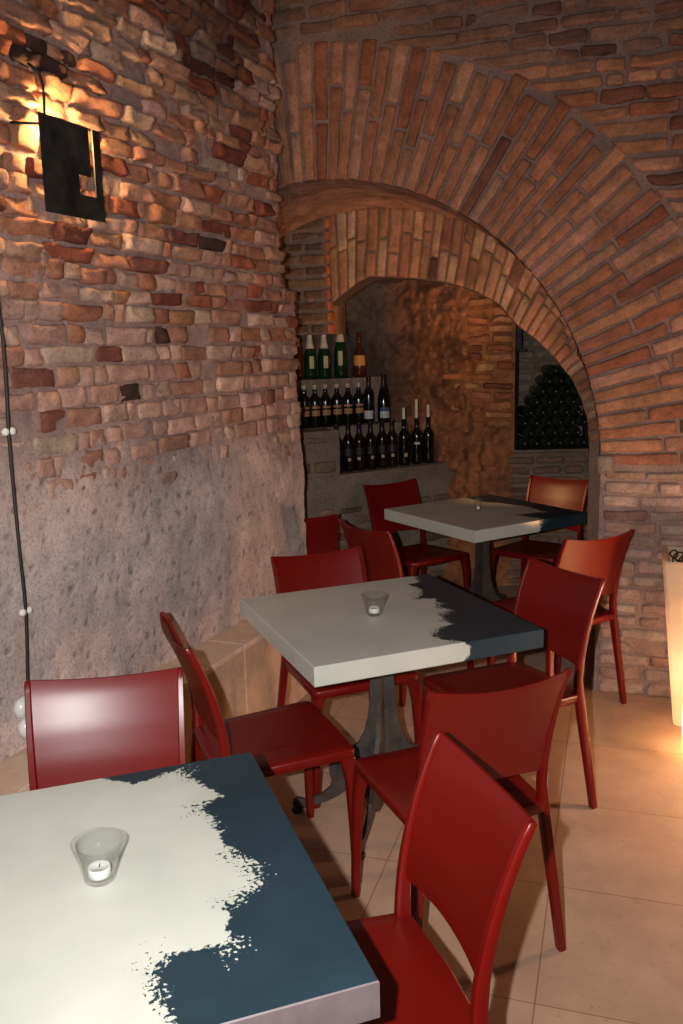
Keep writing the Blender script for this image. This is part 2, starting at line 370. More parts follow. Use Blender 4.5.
# ------------------------------------------------------------------ wall with the big brick arch
ARCH_PAL = [(L3(166, 116, 88), 6), (L3(158, 104, 78), 5), (L3(172, 126, 102), 4), (L3(148, 92, 68), 2.5), (L3(118, 76, 60), .7)]
LOW_PAL = [(L3(178, 148, 134), 5), (L3(172, 140, 124), 4), (L3(182, 154, 142), 3), (L3(160, 122, 108), 1.5)]
TOP_PAL = [(L3(138, 100, 80), 4), (L3(128, 90, 74), 4), (L3(144, 108, 90), 3), (L3(108, 74, 62), 1)]
def wall_back():
    mb = MB(); ZT = 3.7
    mo = L3(144, 118, 108)
    mb.mi = 1; mb.col = mo
    def mcol(s, z, k=1.0):
        k *= 1 + .45 * max(0, min(1, (1.35 - z) / .4))
        f = k * (1 + .25 * N(s, z, 2, 4, 4)); return tuple(a * f for a in mo)
    # flat mortar outside the ring and right of the jamb
    st = .03
    def sheet(s0, s1, z0, z1, keep):
        ns, nz = int((s1 - s0) / st) + 1, int((z1 - z0) / st) + 1
        ids = {}
        for i in range(ns):
            for j in range(nz):
                s = min(s0 + i * st, s1); z = min(z0 + j * st, z1)
                if keep(s, z):
                    ids[i, j] = mb.vert(W(s, .012 - N(s, z, 1, 9, 4) * .007 - max(0, min(1, (z - 2.75) / .4)) * (.007 + .012 * N(s, z, 6, 5, 4)), z), mcol(s, z))
        for i in range(ns - 1):
            for j in range(nz - 1):
                q = [(i, j), (i + 1, j), (i + 1, j + 1), (i, j + 1)]
                if all(k in ids for k in q): mb.face([ids[k] for k in q])
    sheet(-2.1, 2.6, ZC, ZT, lambda s, z: math.hypot(s, z - ZC) > R0 + .12)
    sheet(R0 + .005, 2.6, 0, ZC + .02, lambda s, z: True)
    sheet(-2.1, -R0 - .005, 0, ZC + .02, lambda s, z: True)
    # ring mortar
    def ring(i, j):
        a = PI * i / 150; r = R0 + .004 + (R1 + .02 - R0) * j / 16
        s, z = r * math.cos(a), ZC + r * math.sin(a)
        return (W(s, .010 - N(s, z, 5, 11, 4) * .006, z), mcol(s, z))
    mb.grid(151, 17, ring)
    # soffit of the arch and its jambs
    path = [(R0 + .022 * min(1, (ZC - z) / .15), z) for z in [ZC * i / 22 for i in range(22)]] + [(R0 * math.cos(PI * i / 130), ZC + R0 * math.sin(PI * i / 130)) for i in range(131)] + [(-R0, ZC * (1 - i / 22)) for i in range(1, 23)]
    so = L3(160, 120, 104)
    def sof(i, j):
        s, z = path[i]; e = -.0 + DEP * 1.05 * j / 34
        d = .016 * N(s, z + e * 2, e, 7, 4) + .010 * N(s, z, e, 22, 3); d *= min(1, j / 2)
        v = Vector((s, z - ZC)); 
        if z <= ZC: s2, z2 = s - math.copysign(d, s), z
        else:
            v.normalize(); s2, z2 = s - v.x * d, z - v.y * d
        f = 1 + .35 * N(s * 3, z * 3, e * 3, 1.4, 4) + .4 * N(s, z, e, 16, 3)
        return (W(s2, e, z2), tuple(a * f for a in so))
    mb.grid(len(path), 35, sof)
    # solid body behind the face on the right
    mb.col = mo
    mb.mi = 0; n = 0
    # voussoirs
    a = .004; i = 0
    while a < PI - .01:
        da = R.uniform(.0375, .0450)
        jf = (.44 if i % 2 else .62) + R.uniform(-.07, .07)
        cuts = [0, jf, 1] if R.random() > .12 else [0, .3 + R.uniform(-.05, .05), .68 + R.uniform(-.05, .05), 1]
        rr1 = R1 + R.uniform(-.035, .035)
        for c0, c1 in zip(cuts[:-1], cuts[1:]):
            ra = R0 + .002 + (rr1 - R0) * c0; rb = R0 + (rr1 - R0) * c1 - .011
            Ln = rb - ra; Hh = 1.0
            rm = (ra + rb) / 2; Hm = da * rm - .010
            def fn(u, v, hh, ra=ra, a=a, da=da, Hm=Hm):
                r = ra + u; f = v / Hm
                ang = a + .006 / R0 + (da - .0075) * f
                return W(r * math.cos(ang), -hh, ZC + r * math.sin(ang))
            pal = ARCH_PAL
            brick(mb, fn, Ln, Hm, R.uniform(.000, .010), jit(pick(pal), .13), n * 1.91, .012, .0045, .004, .006, .006); n += 1
        a += da; i += 1
    # courses outside the ring
    def course(s0, s1, z, H, pal, up, curve=None):
        nonlocal n
        s = s0; first = True
        while s < s1:
            L = R.uniform(.13, .27) if up else R.uniform(.14, .26)
            if R.random() < .12: L *= .5
            L = min(L, s1 - s)
            if L < .03: break
            if R.random() > .03:
                wv = R.random() * 5; Lb = L - R.uniform(.008, .018)
                if first and curve and up: Lb = max(Lb, .1)
                def fn(u, v, hh, s=s, z=z, first=first, Lb=Lb):
                    if curve:   # bricks are cut to follow the outside of the ring
                        c = curve(z + v)
                        if first: s_ = c + (s + Lb - c) * u / Lb
                        else: s_ = max(s + u, c)
                    else: s_ = s + u
                    return W(s_, -hh, z + v + .012 * N(s_, z * 3, 0, 1.1, 1))
                brick(mb, fn, Lb, H - R.uniform(.010, .018), R.uniform(-.006, .012) if up else R.uniform(0, .012), jit(pick(pal), .16), n * 1.13, .012, .007, .007 if up else .005, .011 if up else .008, .010); n += 1
                s += max(L, Lb + .01)
            else: s += L
            first = False
        return
    z = .004
    while z < ZC - .005:
        H = min(R.uniform(.058, .072), ZC - z)
        if ZC - z - H < .03: H = ZC - z
        course(R0 + .024 + R.uniform(.0, .006), 2.6, z, H, LOW_PAL, False)
        z += H
    while z < ZT - .08:
        H = R.uniform(.056, .078)
        zz = [z - ZC, z + H - ZC]
        r = R1 + .004
        lo = min(zz)
        s_r = math.sqrt(max(0, r * r - lo * lo)) if lo < r else 0
        pal = TOP_PAL if z > ZC + R1 - .25 else ARCH_PAL
        if lo < r: course(s_r, 2.6, z, H, pal, True, lambda zz: math.sqrt(max(0, r * r - (zz - ZC) ** 2))); course(-2.0, -s_r, z, H, pal, True)
        else: course(-2.0 + R.uniform(-.1, 0), 2.6, z, H, TOP_PAL, True)
        z += H
    # projecting impost stone at the jamb
    def fn(u, v, hh): return W(R0 - .012 + u, -hh, ZC - .03 + v)
    brick(mb, fn, .08, .085, .03, L3(150, 132, 118), 999, .02, .006, .008)
    return structure(mb.build('wall_back', [M['brick'], M['mortar']]), 'brick wall with a wide round arch of radial bricks')
wall_back()

# ------------------------------------------------------------------ inner arch
INTR = [(-.275, 1.93), (-.235, 1.965), (-.18, 2.0), (-.1, 2.055), (-.03, 2.085), (.08, 2.08), (.22, 2.067), (.40, 2.04), (.52, 2.01), (.63, 1.967), (.75, 1.895), (.86, 1.77), (.965, 1.69), (1.07, 1.585), (1.165, 1.465), (1.22, 1.35), (1.255, 1.24), (1.27, 1.08)]
def polyat(P, L, t):
    x = t * L[-1]
    for i in range(len(P) - 1):
        if x <= L[i + 1] or i == len(P) - 2:
            f = (x - L[i]) / max(1e-9, L[i + 1] - L[i]); return (P[i][0] + (P[i + 1][0] - P[i][0]) * f, P[i][1] + (P[i + 1][1] - P[i][1]) * f)
def cum(P):
    L = [0]
    for a, b in zip(P[:-1], P[1:]): L.append(L[-1] + math.hypot(b[0] - a[0], b[1] - a[1]))
    return L
def wall_inner():
    mb = MB(); E0 = DEP
    a0 = math.acos(-.30 / R0)
    EXT = [(R0 * 1.01 * math.cos(a0 * (1 - i / 60)), ZC + R0 * 1.01 * math.sin(a0 * (1 - i / 60))) for i in range(61)]
    LE, LI = cum(EXT), cum(INTR)
    def at(t, k):   # t along, k 0 = intrados, 1 = extrados
        ti = min(1, t + .035 * math.sin(PI * min(1, t * 1.25)))
        p = polyat(INTR, LI, ti); q = polyat(EXT, LE, t)
        return p[0] + (q[0] - p[0]) * k, p[1] + (q[1] - p[1]) * k
    mo = L3(150, 118, 100)
    mb.mi = 1
    mb.grid(90, 9, lambda i, j: (W(at(i / 89, j / 8)[0], E0 + .008 - .006 * N(i * .3, j * .5, 1, 1, 3), at(i / 89, j / 8)[1]), mo))
    # thickness of the inner arch
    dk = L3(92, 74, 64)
    def th(i, j):
        if i < 90: s, z = at(i / 89, 0)
        else: s, z = 1.27, 1.08 * (1 - (i - 89) / 16)
        d = .012 * N(s * 6, z * 6, j * .8, 1, 3) * min(1, j)
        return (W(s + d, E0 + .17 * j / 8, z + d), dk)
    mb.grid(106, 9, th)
    # right jamb face under the ring, and left pier with its soffit
    mb.col = mo
    def jm(i, j): return (W(1.27 + .115 * j / 3, E0 + .006, 1.1 * i / 20), mo)
    mb.grid(21, 4, jm)
    def pier(i, j):
        s = -1.3 + (1.02) * i / 40; z = 1.76 + .78 * j / 30
        return (W(s, E0 - .03 - .006 * N(s, z, 3, 9, 3), z), L3(126, 108, 96))
    mb.grid(41, 31, pier)
    mb.box((-1.3, E0 - .028, 1.762), (-.285, E0 + .30, 2.6), lambda p: W(*p))
    mb.mi = 0; n = 0
    z = 1.765
    PP = [(L3(122, 90, 66), 4), (L3(104, 78, 58), 3), (L3(134, 102, 78), 2)]  # pier's shade is put into these bricks, darker than the ring's
    while z < 2.5:
        H = R.uniform(.062, .074); s = -.28; first = True
        while s > -1.3:
            L = R.uniform(.16, .28) if not first or R.random() < .5 else R.uniform(.1, .16)
            def fn(u, v, hh, s=s, L=L, z=z): return W(s - L + u, E0 - .03 - hh, z + v)
            brick(mb, fn, L - .014, H - .017, R.uniform(.002, .01), jit(pick(PP), .12), n * 1.3 + 500, .012, .008, .003, .005, .004); n += 1
            s -= L; first = False
        # return edge of the pier, warm light painted into its orange bricks
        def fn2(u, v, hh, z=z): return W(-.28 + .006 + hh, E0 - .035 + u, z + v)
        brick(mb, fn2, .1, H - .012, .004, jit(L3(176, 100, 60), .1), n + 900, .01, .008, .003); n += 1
        z += H
    # voussoirs of the inner ring
    t = .004
    RP = [(L3(173, 130, 99), 5), (L3(165, 117, 88), 4), (L3(147, 100, 76), 3), (L3(179, 140, 111), 3), (L3(107, 71, 56), 1)]
    i = 0
    while t < .985:
        dt = R.uniform(.0235, .0315)
        h0 = math.dist(at(t, 0), at(t, 1))
        jf = R.choice((.38, .5, .64)) + R.uniform(-.06, .06)
        cuts = [0, jf, 1] if h0 > .22 else [0, 1]
        for c0, c1 in zip(cuts[:-1], cuts[1:]):
            Ln = h0 * (c1 - c0) - .010; Hm = dt * (LI[-1] + LE[-1]) / 2 - .010
            def fn(u, v, hh, t=t, dt=dt, c0=c0, c1=c1, Ln=Ln, Hm=Hm):
                k = c0 + .006 + (c1 - c0 - .012) * (u / Ln if Ln > 0 else 0)
                s, z = at(min(.999, t + .0016 + (dt - .0032) * v / Hm), k); return W(s, E0 - hh, z)
            brick(mb, fn, Ln, Hm, R.uniform(.002, .016), jit(pick(RP), .16), n * 1.7 + 77, .010, .006, .004, .004, .008); n += 1
        t += dt; i += 1
    return structure(mb.build('wall_inner_arch', [M['brick'], M['mortar']]), 'smaller inner brick arch set back under the big arch')
wall_inner()

# ------------------------------------------------------------------ alcove: rough back wall, vault, bottle niche
PLAN = [(-1.5, 5.24), (-1.15, 5.47), (-.7, 5.755), (-.304, 6.01), (0, 6.20), (.3, 6.39), (.5, 6.36), (.68, 6.12), (.82, 5.93), (.98, 5.93), (1.195, 5.95)]
LPn = cum(PLAN)
NICHE = (1.215, 1.76, .955, 1.83)    # x0, x1, z0, z1 of the niche opening at y = 5.95
def wall_alcove():
    mb = MB(); mb.mi = 1
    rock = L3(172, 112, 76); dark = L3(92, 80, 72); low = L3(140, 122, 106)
    n_t, n_z = 230, 170
    def g(i, j):
        t = i / (n_t - 1); z = 2.5 * j / (n_z - 1)
        x, y = polyat(PLAN, LPn, t)
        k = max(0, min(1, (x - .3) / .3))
        amp = .018 + .05 * k * max(0, min(1, (z - .2))) 
        pz = max(0, min(1, (x - .84) / .08)) * max(0, min(1, (z - 1.06) / .08)) * max(0, min(1, (2.0 - z) / .06))
        d = (N(x * 1.0, z, 1.5, 3.6, 4) * amp * 1.7 + N(x, z, 8, 12, 4) * amp * 1.3 + N(x, z, 3, 30, 3) * amp * .45) * (1 - .8 * pz)
        if t > .93: d *= max(0, (1 - t) / .07)
        lean = .10 * max(0, z - 1.75) + (.22 * max(0, 1.0 - z) * k if x < .95 else 0)
        f = 1 + .35 * N(x * 2, z * 2, 3, 2, 4) + .35 * N(x, z, 5, 22, 3)
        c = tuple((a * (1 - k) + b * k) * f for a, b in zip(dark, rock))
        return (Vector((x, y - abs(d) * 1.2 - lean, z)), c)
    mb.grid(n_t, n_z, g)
    # vault over the alcove
    def vault(i, j):
        s = -1.3 + 3.0 * i / 50; e = DEP + .28 + 1.5 * j / 30
        z = 2.34 - .16 * (s - .3) ** 2 - .18 * (e - DEP) + .05 * N(s, e, 1, 3, 4)
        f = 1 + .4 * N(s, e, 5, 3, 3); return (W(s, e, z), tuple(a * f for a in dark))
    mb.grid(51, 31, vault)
    # right side wall of the alcove and the wall around the niche
    x0, x1, z0, z1 = NICHE; Y = 5.95
    def panel(xa, xb, za, zb, y=Y, nx=16, nz=16, col=low):
        def q(i, j):
            x = xa + (xb - xa) * i / nx; z = za + (zb - za) * j / nz
            e = min(i, nx - i, j, nz - j); f = 1 + .3 * N(x, z, 2, 5, 3)
            return (Vector((x, y - (.012 * N(x, z, 6, 7, 4) if e else 0), z)), tuple(a * f for a in col))
        mb.grid(nx + 1, nz + 1, q)
    panel(1.19, 2.3, 0, z0); panel(1.19, 2.3, z1, 2.5); panel(x1, 2.3, z0, z1)
    grey = L3(122, 108, 96)
    panel(x0, x1, z0, z1, Y + .36, 20, 24, grey)
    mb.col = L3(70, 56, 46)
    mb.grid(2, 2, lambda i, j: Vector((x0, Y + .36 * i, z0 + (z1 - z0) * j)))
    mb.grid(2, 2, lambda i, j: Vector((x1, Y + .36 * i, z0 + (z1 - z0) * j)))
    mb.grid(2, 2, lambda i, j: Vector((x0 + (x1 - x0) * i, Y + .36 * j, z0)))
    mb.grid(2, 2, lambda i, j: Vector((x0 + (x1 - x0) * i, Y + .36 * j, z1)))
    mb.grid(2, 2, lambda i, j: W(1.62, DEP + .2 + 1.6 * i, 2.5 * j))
    mb.mi = 0; n = 0
    # coursed bricks on the pier beside the niche, under the sill and at the niche's back
    RK = [(L3(186, 124, 84), 4), (L3(170, 106, 70), 3), (L3(194, 138, 96), 3), (L3(136, 88, 64), 2)]
    z = 1.12
    while z < 1.96:
        H = R.uniform(.055, .07); x = 1.19
        while x > .86 + .08 * N(z, 1, 1, 3, 1):
            L = R.uniform(.12, .22)
            if R.random() > .08:
                def fn(u, v, hh, x=x, L=L, z=z): return Vector((x - L + u, 5.905 - hh - .1 * max(0, z - 1.75), z + v + .02 * N(x + u, z, 0, 1.5, 1)))
                brick(mb, fn, L - .014, H - .014, R.uniform(-.012, .028), jit(pick(RK), .15), n + 40, .03, .008, .010, .014, .016)
            n += 1; x -= L
        z += H
    SK = [(L3(134, 104, 84), 4), (L3(118, 92, 76), 3), (L3(146, 116, 92), 2)]
    z = .01
    while z < z0 - .02:
        H = R.uniform(.06, .085); H = min(H, z0 - z); x = 1.14
        while x < 2.0:
            L = R.uniform(.14, .28)
            def fn(u, v, hh, x=x, z=z): return Vector((x + u, Y - .005 - hh, z + v))
            brick(mb, fn, L - .016, H - .018, R.uniform(.0, .022), jit(pick(SK), .14), n + 300, .015, .011, .006, .008, .008); n += 1; x += L
        z += H
    z = z0 + .3
    while z < z1 - .04:
        H = .078; x = x0 + R.uniform(-.05, 0)
        while x < x1 - .05:
            L = R.uniform(.14, .24)
            a, b = max(x, x0 + .004), min(x + L, x1 - .004)
            if b - a > .04:
                def fn(u, v, hh, a=a, z=z): return Vector((a + u, Y + .35 - hh, z + v))
                brick(mb, fn, b - a - .014, H - .02, R.uniform(.004, .012), jit(L3(140, 124, 108), .14), n + 600, .012, .01, .004, .006)
            n += 1; x += L
        z += H
    return structure(mb.build('wall_alcove', [M['brick'], M['mortar']]), 'rough rock and brick back wall of the alcove with a niche')
wall_alcove()

# stepped masonry bench for the bottles
def bench():
    mb = MB(); mb.mi = 1
    g0 = L3(142, 128, 114)
    def blk(a0, a1, o0, o1, z0, z1, slope=0, nx=40, nz=24):
        def face(i, j):
            a = a0 + (a1 - a0) * i / nx; z = z0 + (z1 - z0) * j / nz
            e = 1 if j < nz else 0
            o = o0 - (.012 * N(a, z, 4, 6, 4) + .012 * abs(N(a, z, 9, 2.2, 2))) * e
            f = 1 + .3 * N(a, z, 1, 4, 4); return (BW(a + slope * (z1 - z) * (i / nx) ** 3, o, z), tuple(c * f for c in g0))
        mb.grid(nx + 1, nz + 1, face)
        def top(i, j):
            a = a0 + (a1 - a0) * i / nx; o = o0 + (o1 - o0) * j / 6
            f = 1.1 + .3 * N(a, o, 2, 5, 4); return (BW(a, o, z1 - (.006 * abs(N(a, o, 3, 8, 3)) if 0 < j < 6 else 0)), tuple(c * f for c in g0))
        mb.grid(nx + 1, 7, top)
        def end(i, j):
            o = o0 + (o1 - o0) * i / 4; z = z0 + (z1 - z0) * j / nz
            return (BW(a1 + slope * (z1 - z), o, z), g0)
        mb.grid(5, nz + 1, end)
    blk(-1.2, .86, -.02, .2, 0, .888, .28)
    blk(-1.2, -.04, .0, .36, .7, 1.170, 0, 30, 10)
    blk(-.1, .62, .18, .36, .7, 1.170, 0, 30, 10)
    blk(-1.2, .55, .36, .60, .9, 1.474, 0, 40, 10)
    mb.mi = 0; n = 0
    PAL = [(L3(128, 112, 98), 4), (L3(112, 98, 86), 3), (L3(140, 118, 98), 2), (L3(104, 84, 70), 1)]
    def courses(a0, a1, o, z0, z1):
        nonlocal n
        z = z0
        while z < z1 - .03:
            H = min(R.uniform(.07, .1), z1 - z); a = a0 + R.uniform(-.08, 0)
            while a < a1:
                L = R.uniform(.16, .34); b = min(a + L, a1)
                if b - a > .05 and R.random() > .25:
                    def fn(u, v, hh, a=a, z=z): return BW(a + u, o - hh, z + v)
                    brick(mb, fn, b - a - .02, H - .022, R.uniform(.008, .026), jit(pick(PAL), .16), n + 11, .02, .010, .009, .012, .012)
                n += 1; a += L
            z += H
    courses(-1.1, .86, -.022, .02, .70); courses(-1.1, -.05, -.002, .91, 1.16)
    return tag(mb.build('trim_2', [M['brick'], M['mortar']]), 'stepped grey masonry bench holding the wine bottles', 'ledge', None, 'structure')
bench()

# ------------------------------------------------------------------ tables
def sd_poly(poly, edge, x, y):
    ins = False; j = len(poly) - 1
    for i in range(len(poly)):
        xi, yi = poly[i]; xj, yj = poly[j]
        if (yi > y) != (yj > y) and x < (xj - xi) * (y - yi) / (yj - yi) + xi: ins = not ins
        j = i
    d = 9
    for (ax, ay), (bx, by) in zip(edge[:-1], edge[1:]):
        vx, vy = bx - ax, by - ay; t = max(0, min(1, ((x - ax) * vx + (y - ay) * vy) / (vx * vx + vy * vy + 1e-12)))
        d = min(d, math.hypot(x - ax - t * vx, y - ay - t * vy))
    return d if ins else -d
HS, TT, TZ = .4, .064, .75
def tabletop(edge, parent, front_split=None, mauve=False):
    edge = [(edge[0][0], .45)] + edge + [(edge[-1][0] + .01, -.45)]
    poly = edge + [(.6, -.45), (.6, .45)]
    mb = MB(); n = 110
    def top(i, j):
        x = -HS + .002 + (2 * HS - .004) * i / n; y = -HS + .002 + (2 * HS - .004) * j / n
        return (x, y, TZ)
    mb.grid(n + 1, n + 1, top)
    for k in range(len(mb.v)):
        mb.a[k] = sd_poly(poly, edge, mb.v[k][0], mb.v[k][1])
    # sides
    per = []
    m = 40
    for i in range(m): per.append((-HS + 2 * HS * i / m, -HS, 'f'))
    for i in range(m): per.append((HS, -HS + 2 * HS * i / m, 'r'))
    for i in range(m): per.append((HS - 2 * HS * i / m, HS, 'b'))
    for i in range(m): per.append((-HS, HS - 2 * HS * i / m, 'l'))
    rows = [(TZ, .002), (TZ - .002, 0), (TZ - .02, 0), (TZ - .042, 0), (TZ - TT + .003, 0), (TZ - TT, .003)]
    base = len(mb.v)
    for z, ins in rows:
        for x, y, sd in per:
            f = 1 - ins / HS
            pv = sd_poly(poly, edge, x, y) if z >= TZ - .0001 else None
            if pv is None:
                if sd == 'f': pv = (x - front_split - .008 * math.sin(z * 90)) if front_split is not None else -1
                elif sd == 'r': pv = 1 if front_split is not None else 1
                elif sd == 'l': pv = -1
                else: pv = sd_poly(poly, edge, x, y)
            mb.vert((x * f, y * f, z), a=pv)
    P = len(per)
    for r in range(len(rows) - 1):
        for i in range(P):
            j = (i + 1) % P
            mb.mi = 1 if mauve and per[i][2] == 'f' else 0; mb.face((base + r * P + i, base + (r + 1) * P + i, base + (r + 1) * P + j, base + r * P + j))
    mb.mi = 0; mb.face([base + (len(rows) - 1) * P + i for i in range(P)])
    return mb.build('tabletop', [M['paint'], M['side_mauve']], parent, smooth=False)
FIN = [(0.006, .684), (.044, .684), (.042, .62), (.042, .52), (.046, .43), (.054, .36), (.068, .305), (.092, .262), (.136, .243), (.178, .224), (.197, .188), (.198, .152), (.188, .122), (.196, .096), (.222, .074), (.258, .056), (.29, .05), (.318, .058), (.332, .048), (.334, .03), (.32, .016), (.29, .018), (.25, .030), (.212, .042), (.176, .062), (.142, .084), (.122, .074), (.108, .05), (.07, .046), (.006, .060)]
def pedestal(t, ang):
    for k in range(4):
        a = ang + math.radians((178, 250, 358, 70)[k]); ca, sa = math.cos(a), math.sin(a)
        mb = MB()
        for dd in (-.008, .008):
            for r, z in FIN: mb.vert((r * ca - dd * sa, r * sa + dd * ca, z))
        nF = len(FIN)
        mb.face(list(range(nF))); mb.face(list(reversed(range(nF, 2 * nF))))
        for i in range(nF):
            j = (i + 1) % nF; mb.face((i, i + nF, j + nF, j))
        f = mb.build('pedestal_fin', M['steel'], t, smooth=False, fix=True)
        pb = MB(); pb.lathe([(.0, 0), (.019, 0), (.021, .003), (.021, .012), (.016, .017), (0, .017)], (.318 * ca, .318 * sa, 0), 14)
        pb.build('foot_pad', M['iron'], f)
    mb = MB(); mb.box((-.14, -.14, .680), (.14, .14, .687), ch=.002); mb.build('mounting_plate', M['steel'], t, smooth=False)
E1 = [(.069, .397), (.131, .348), (.222, .37), (.252, .323), (.296, .221), (.242, .195), (.259, .126), (.256, .051), (.293, -.027), (.29, -.11), (.225, -.147), (.22, -.231), (.202, -.249), (.156, -.229), (.12, -.23), (.088, -.257), (.087, -.284), (.093, -.325), (.107, -.40)]
E2 = [(.331, .40), (.31, .303), (.25, .29), (.267, .194), (.19, .102), (.252, .07), (.213, -.029), (.229, -.078), (.164, -.112), (.154, -.219), (.1, -.239), (.049, -.295), (.054, -.347), (.11, -.404)]
E3 = [(.2, .41), (.188, .206), (.226, .13), (.276, -.04), (.243, -.241), (.047, -.211), (.083, -.351), (.052, -.40)]
TABS = [((-.47, 1.376), math.radians(19.15), E1, None, 'white square table with a large dark blue brushed edge, nearest in the foreground', 0),
        ((.13, 2.942), math.radians(21.9), E2, .118, 'white square table with dark blue painted end, middle of the three', 2),
        ((.799, 4.836), math.radians(31.56), E3, .055, 'white and dark square table under the arch, farthest of the three', -31)]
for (x, y), rz, E, fs, lab, off in TABS:
    t = thing('cafe_table', lab, 'table', (x, y, 0), rz, 'square painted cafe tables')
    tabletop(E, t, fs, fs is None); pedestal(t, -rz + math.radians(off))

# ------------------------------------------------------------------ chairs
def rsec(c, hx, hy, k=.3):
    x, y, z = c; a, b = hx * k, hy * k
    return [(x - hx + a, y - hy, z), (x + hx - a, y - hy, z), (x + hx, y - hy + b, z), (x + hx, y + hy - b, z), (x + hx - a, y + hy, z), (x - hx + a, y + hy, z), (x - hx, y + hy - b, z), (x - hx, y - hy + b, z)]
def back_x(z):   # lean of the back
    P = [(.44, -.190), (.50, -.192), (.56, -.198), (.64, -.213), (.72, -.236), (.79, -.262), (.847, -.288)]
    for (a, xa), (b, xb) in zip(P[:-1], P[1:]):
        if z <= b: 
            f = (z - a) / (b - a); return xa + (xb - xa) * f
    return P[-1][1]
def back_hw(z): return .184 + .010 * max(0, (z - .53) / .317)
def make_chair(label, loc, rz):
    t = thing('cafe_chair', label, 'chair', loc, rz, 'red plastic chairs')
    # seat
    mb = MB()
    def outline(ins, z, dish=0):
        pts = []
        x0, x1 = -.212 + ins, .212 - ins
        def hw(x): return .196 + (.214 - .196) * (x + .212) / .424 - ins
        cr = .018
        corners = [(x1, -1), (x1, 1), (x0, 1), (x0, -1)]
        pts += [(x0 + cr, -hw(x0)), (0, -hw(0)), (x1 - cr, -hw(x1)), (x1 - cr * .3, -hw(x1) + cr * .3), (x1, -hw(x1) + cr), (x1 + .004, 0), (x1, hw(x1) - cr), (x1 - cr * .3, hw(x1) - cr * .3), (x1 - cr, hw(x1)), (0, hw(0)), (x0 + cr, hw(x0)), (x0 + cr * .3, hw(x0) - cr * .3), (x0, hw(x0) - cr), (x0 - .01, 0), (x0, -hw(x0) + cr), (x0 + cr * .3, -hw(x0) + cr * .3)]
        return [(x, y, z + .03 * x - dish * (1 - abs(x) / .25)) for x, y in pts]
    mb.loft([outline(.02, .419), outline(.003, .414), outline(0, .420), outline(0, .438), outline(.002, .443), outline(.007, .446), outline(.05, .446, .003), outline(.12, .446, .008)])
    mb.build('seat', M['red'], t, autosmooth=math.radians(50), fix=True)
    # backrest shell
    mb = MB(); nu, nv = 20, 16
    def shell(off):
        def f(i, j):
            y = -1 + 2 * i / nu; v = j / nv
            zt = .845 - .016 * (1 - y * y); zb = .530 + .012 * (1 - y * y)
            z = zb + (zt - zb) * v; hw = back_hw(z) - .006
            th = .0055 if 0 < j < nv else .003
            return (back_x(z) - .004 - .026 * (1 - y * y) * (.55 + .45 * v) + off * th, y * hw, z)
        return f
    a = mb.grid(nu + 1, nv + 1, shell(1)); b = mb.grid(nu + 1, nv + 1, shell(-1)); k = nv + 1
    for i in range(nu):
        for j in (0, nv): mb.face((a + i * k + j, a + (i + 1) * k + j, b + (i + 1) * k + j, b + i * k + j))
    for j in range(nv):
        for i in (0, nu): mb.face((a + i * k + j, a + i * k + j + 1, b + i * k + j + 1, b + i * k + j))
    mb.build('backrest', M['red'], t, fix=True, autosmooth=math.radians(50))
    for s in (1, -1):
        # rear leg runs up into the upright of the back
        mb = MB(); rings = []
        for z, x, y, hx, hy in ((0, -.241, .224, .011, .010), (.006, -.241, .224, .013, .012), (.2, -.219, .208, .0150, .013), (.33, -.203, .1965, .0163, .0138), (.43, -.193, .1875, .0168, .0132)):
            rings.append(rsec((x, s * y, z), hx, hy))
        for z in (.49, .55, .60, .66, .72, .78, .82, .840):
            q = (z - .43) / .41
            rings.append(rsec((back_x(z), s * (back_hw(z) - .001), z), .0158 - .006 * q, .0112 - .0037 * q))
        rings.append(rsec((back_x(.845), s * (back_hw(.845) - .001), .846), .006, .005))
        mb.loft(rings); mb.build('leg', M['red'], t, fix=True, autosmooth=math.radians(40))
        mb = MB(); rings = []
        for z, x, y, hx, hy in ((0, .204, .2165, .010, .010), (.006, .204, .2165, .012, .012), (.2, .200, .211, .0145, .0135), (.34, .196, .204, .017, .016), (.395, .191, .197, .021, .019), (.424, .184, .190, .027, .023)):
            rings.append(rsec((x, s * y, z), hx, hy))
        mb.loft(rings); mb.build('leg', M['red'], t, fix=True, autosmooth=math.radians(40))
    return t
CH = [('glossy red chair facing the camera behind the nearest table, white glare on its back', (-.576, 1.872), -1.396),
      ('red chair seen side on at the left of the middle table, before the ledge', (-.248, 2.625), .382),
      ('red chair on the far left side of the middle table, back above the ledge end', (.004, 3.241), -1.178),
      ('red chair seen from behind at the front right side of the middle table', (.289, 2.315), 1.927),
      ('red chair tucked in at the dark blue end of the middle table', (.572, 3.003), 3.628),
      ('red chair seen from behind at the farthest table, against the brick jamb', (.990, 3.958), 2.053),
      ('orange lit red chair at the dark end of the farthest table, under the bottle niche', (1.186, 5.171), -2.27),
      ('red chair behind the farthest table, in front of the bottle bench', (.461, 5.139), -.995),
      ('dark red chair seen from behind at the left side of the farthest table', (.338, 4.2), .597),
      ('red chair in the foreground with its curved back to the right of the nearest table', (-.014, 1.486), 3.451),
      ('dark red chair half hidden behind the end of the left wall', (-.24, 4.95), 1.66)]
c0 = make_chair(CH[0][0], (*CH[0][1], 0), CH[0][2])
for lab, (x, y), rz in CH[1:]:
    q = dup(c0, (x, y, 0), rz, lab)
q.scale = (1, 1, .925)

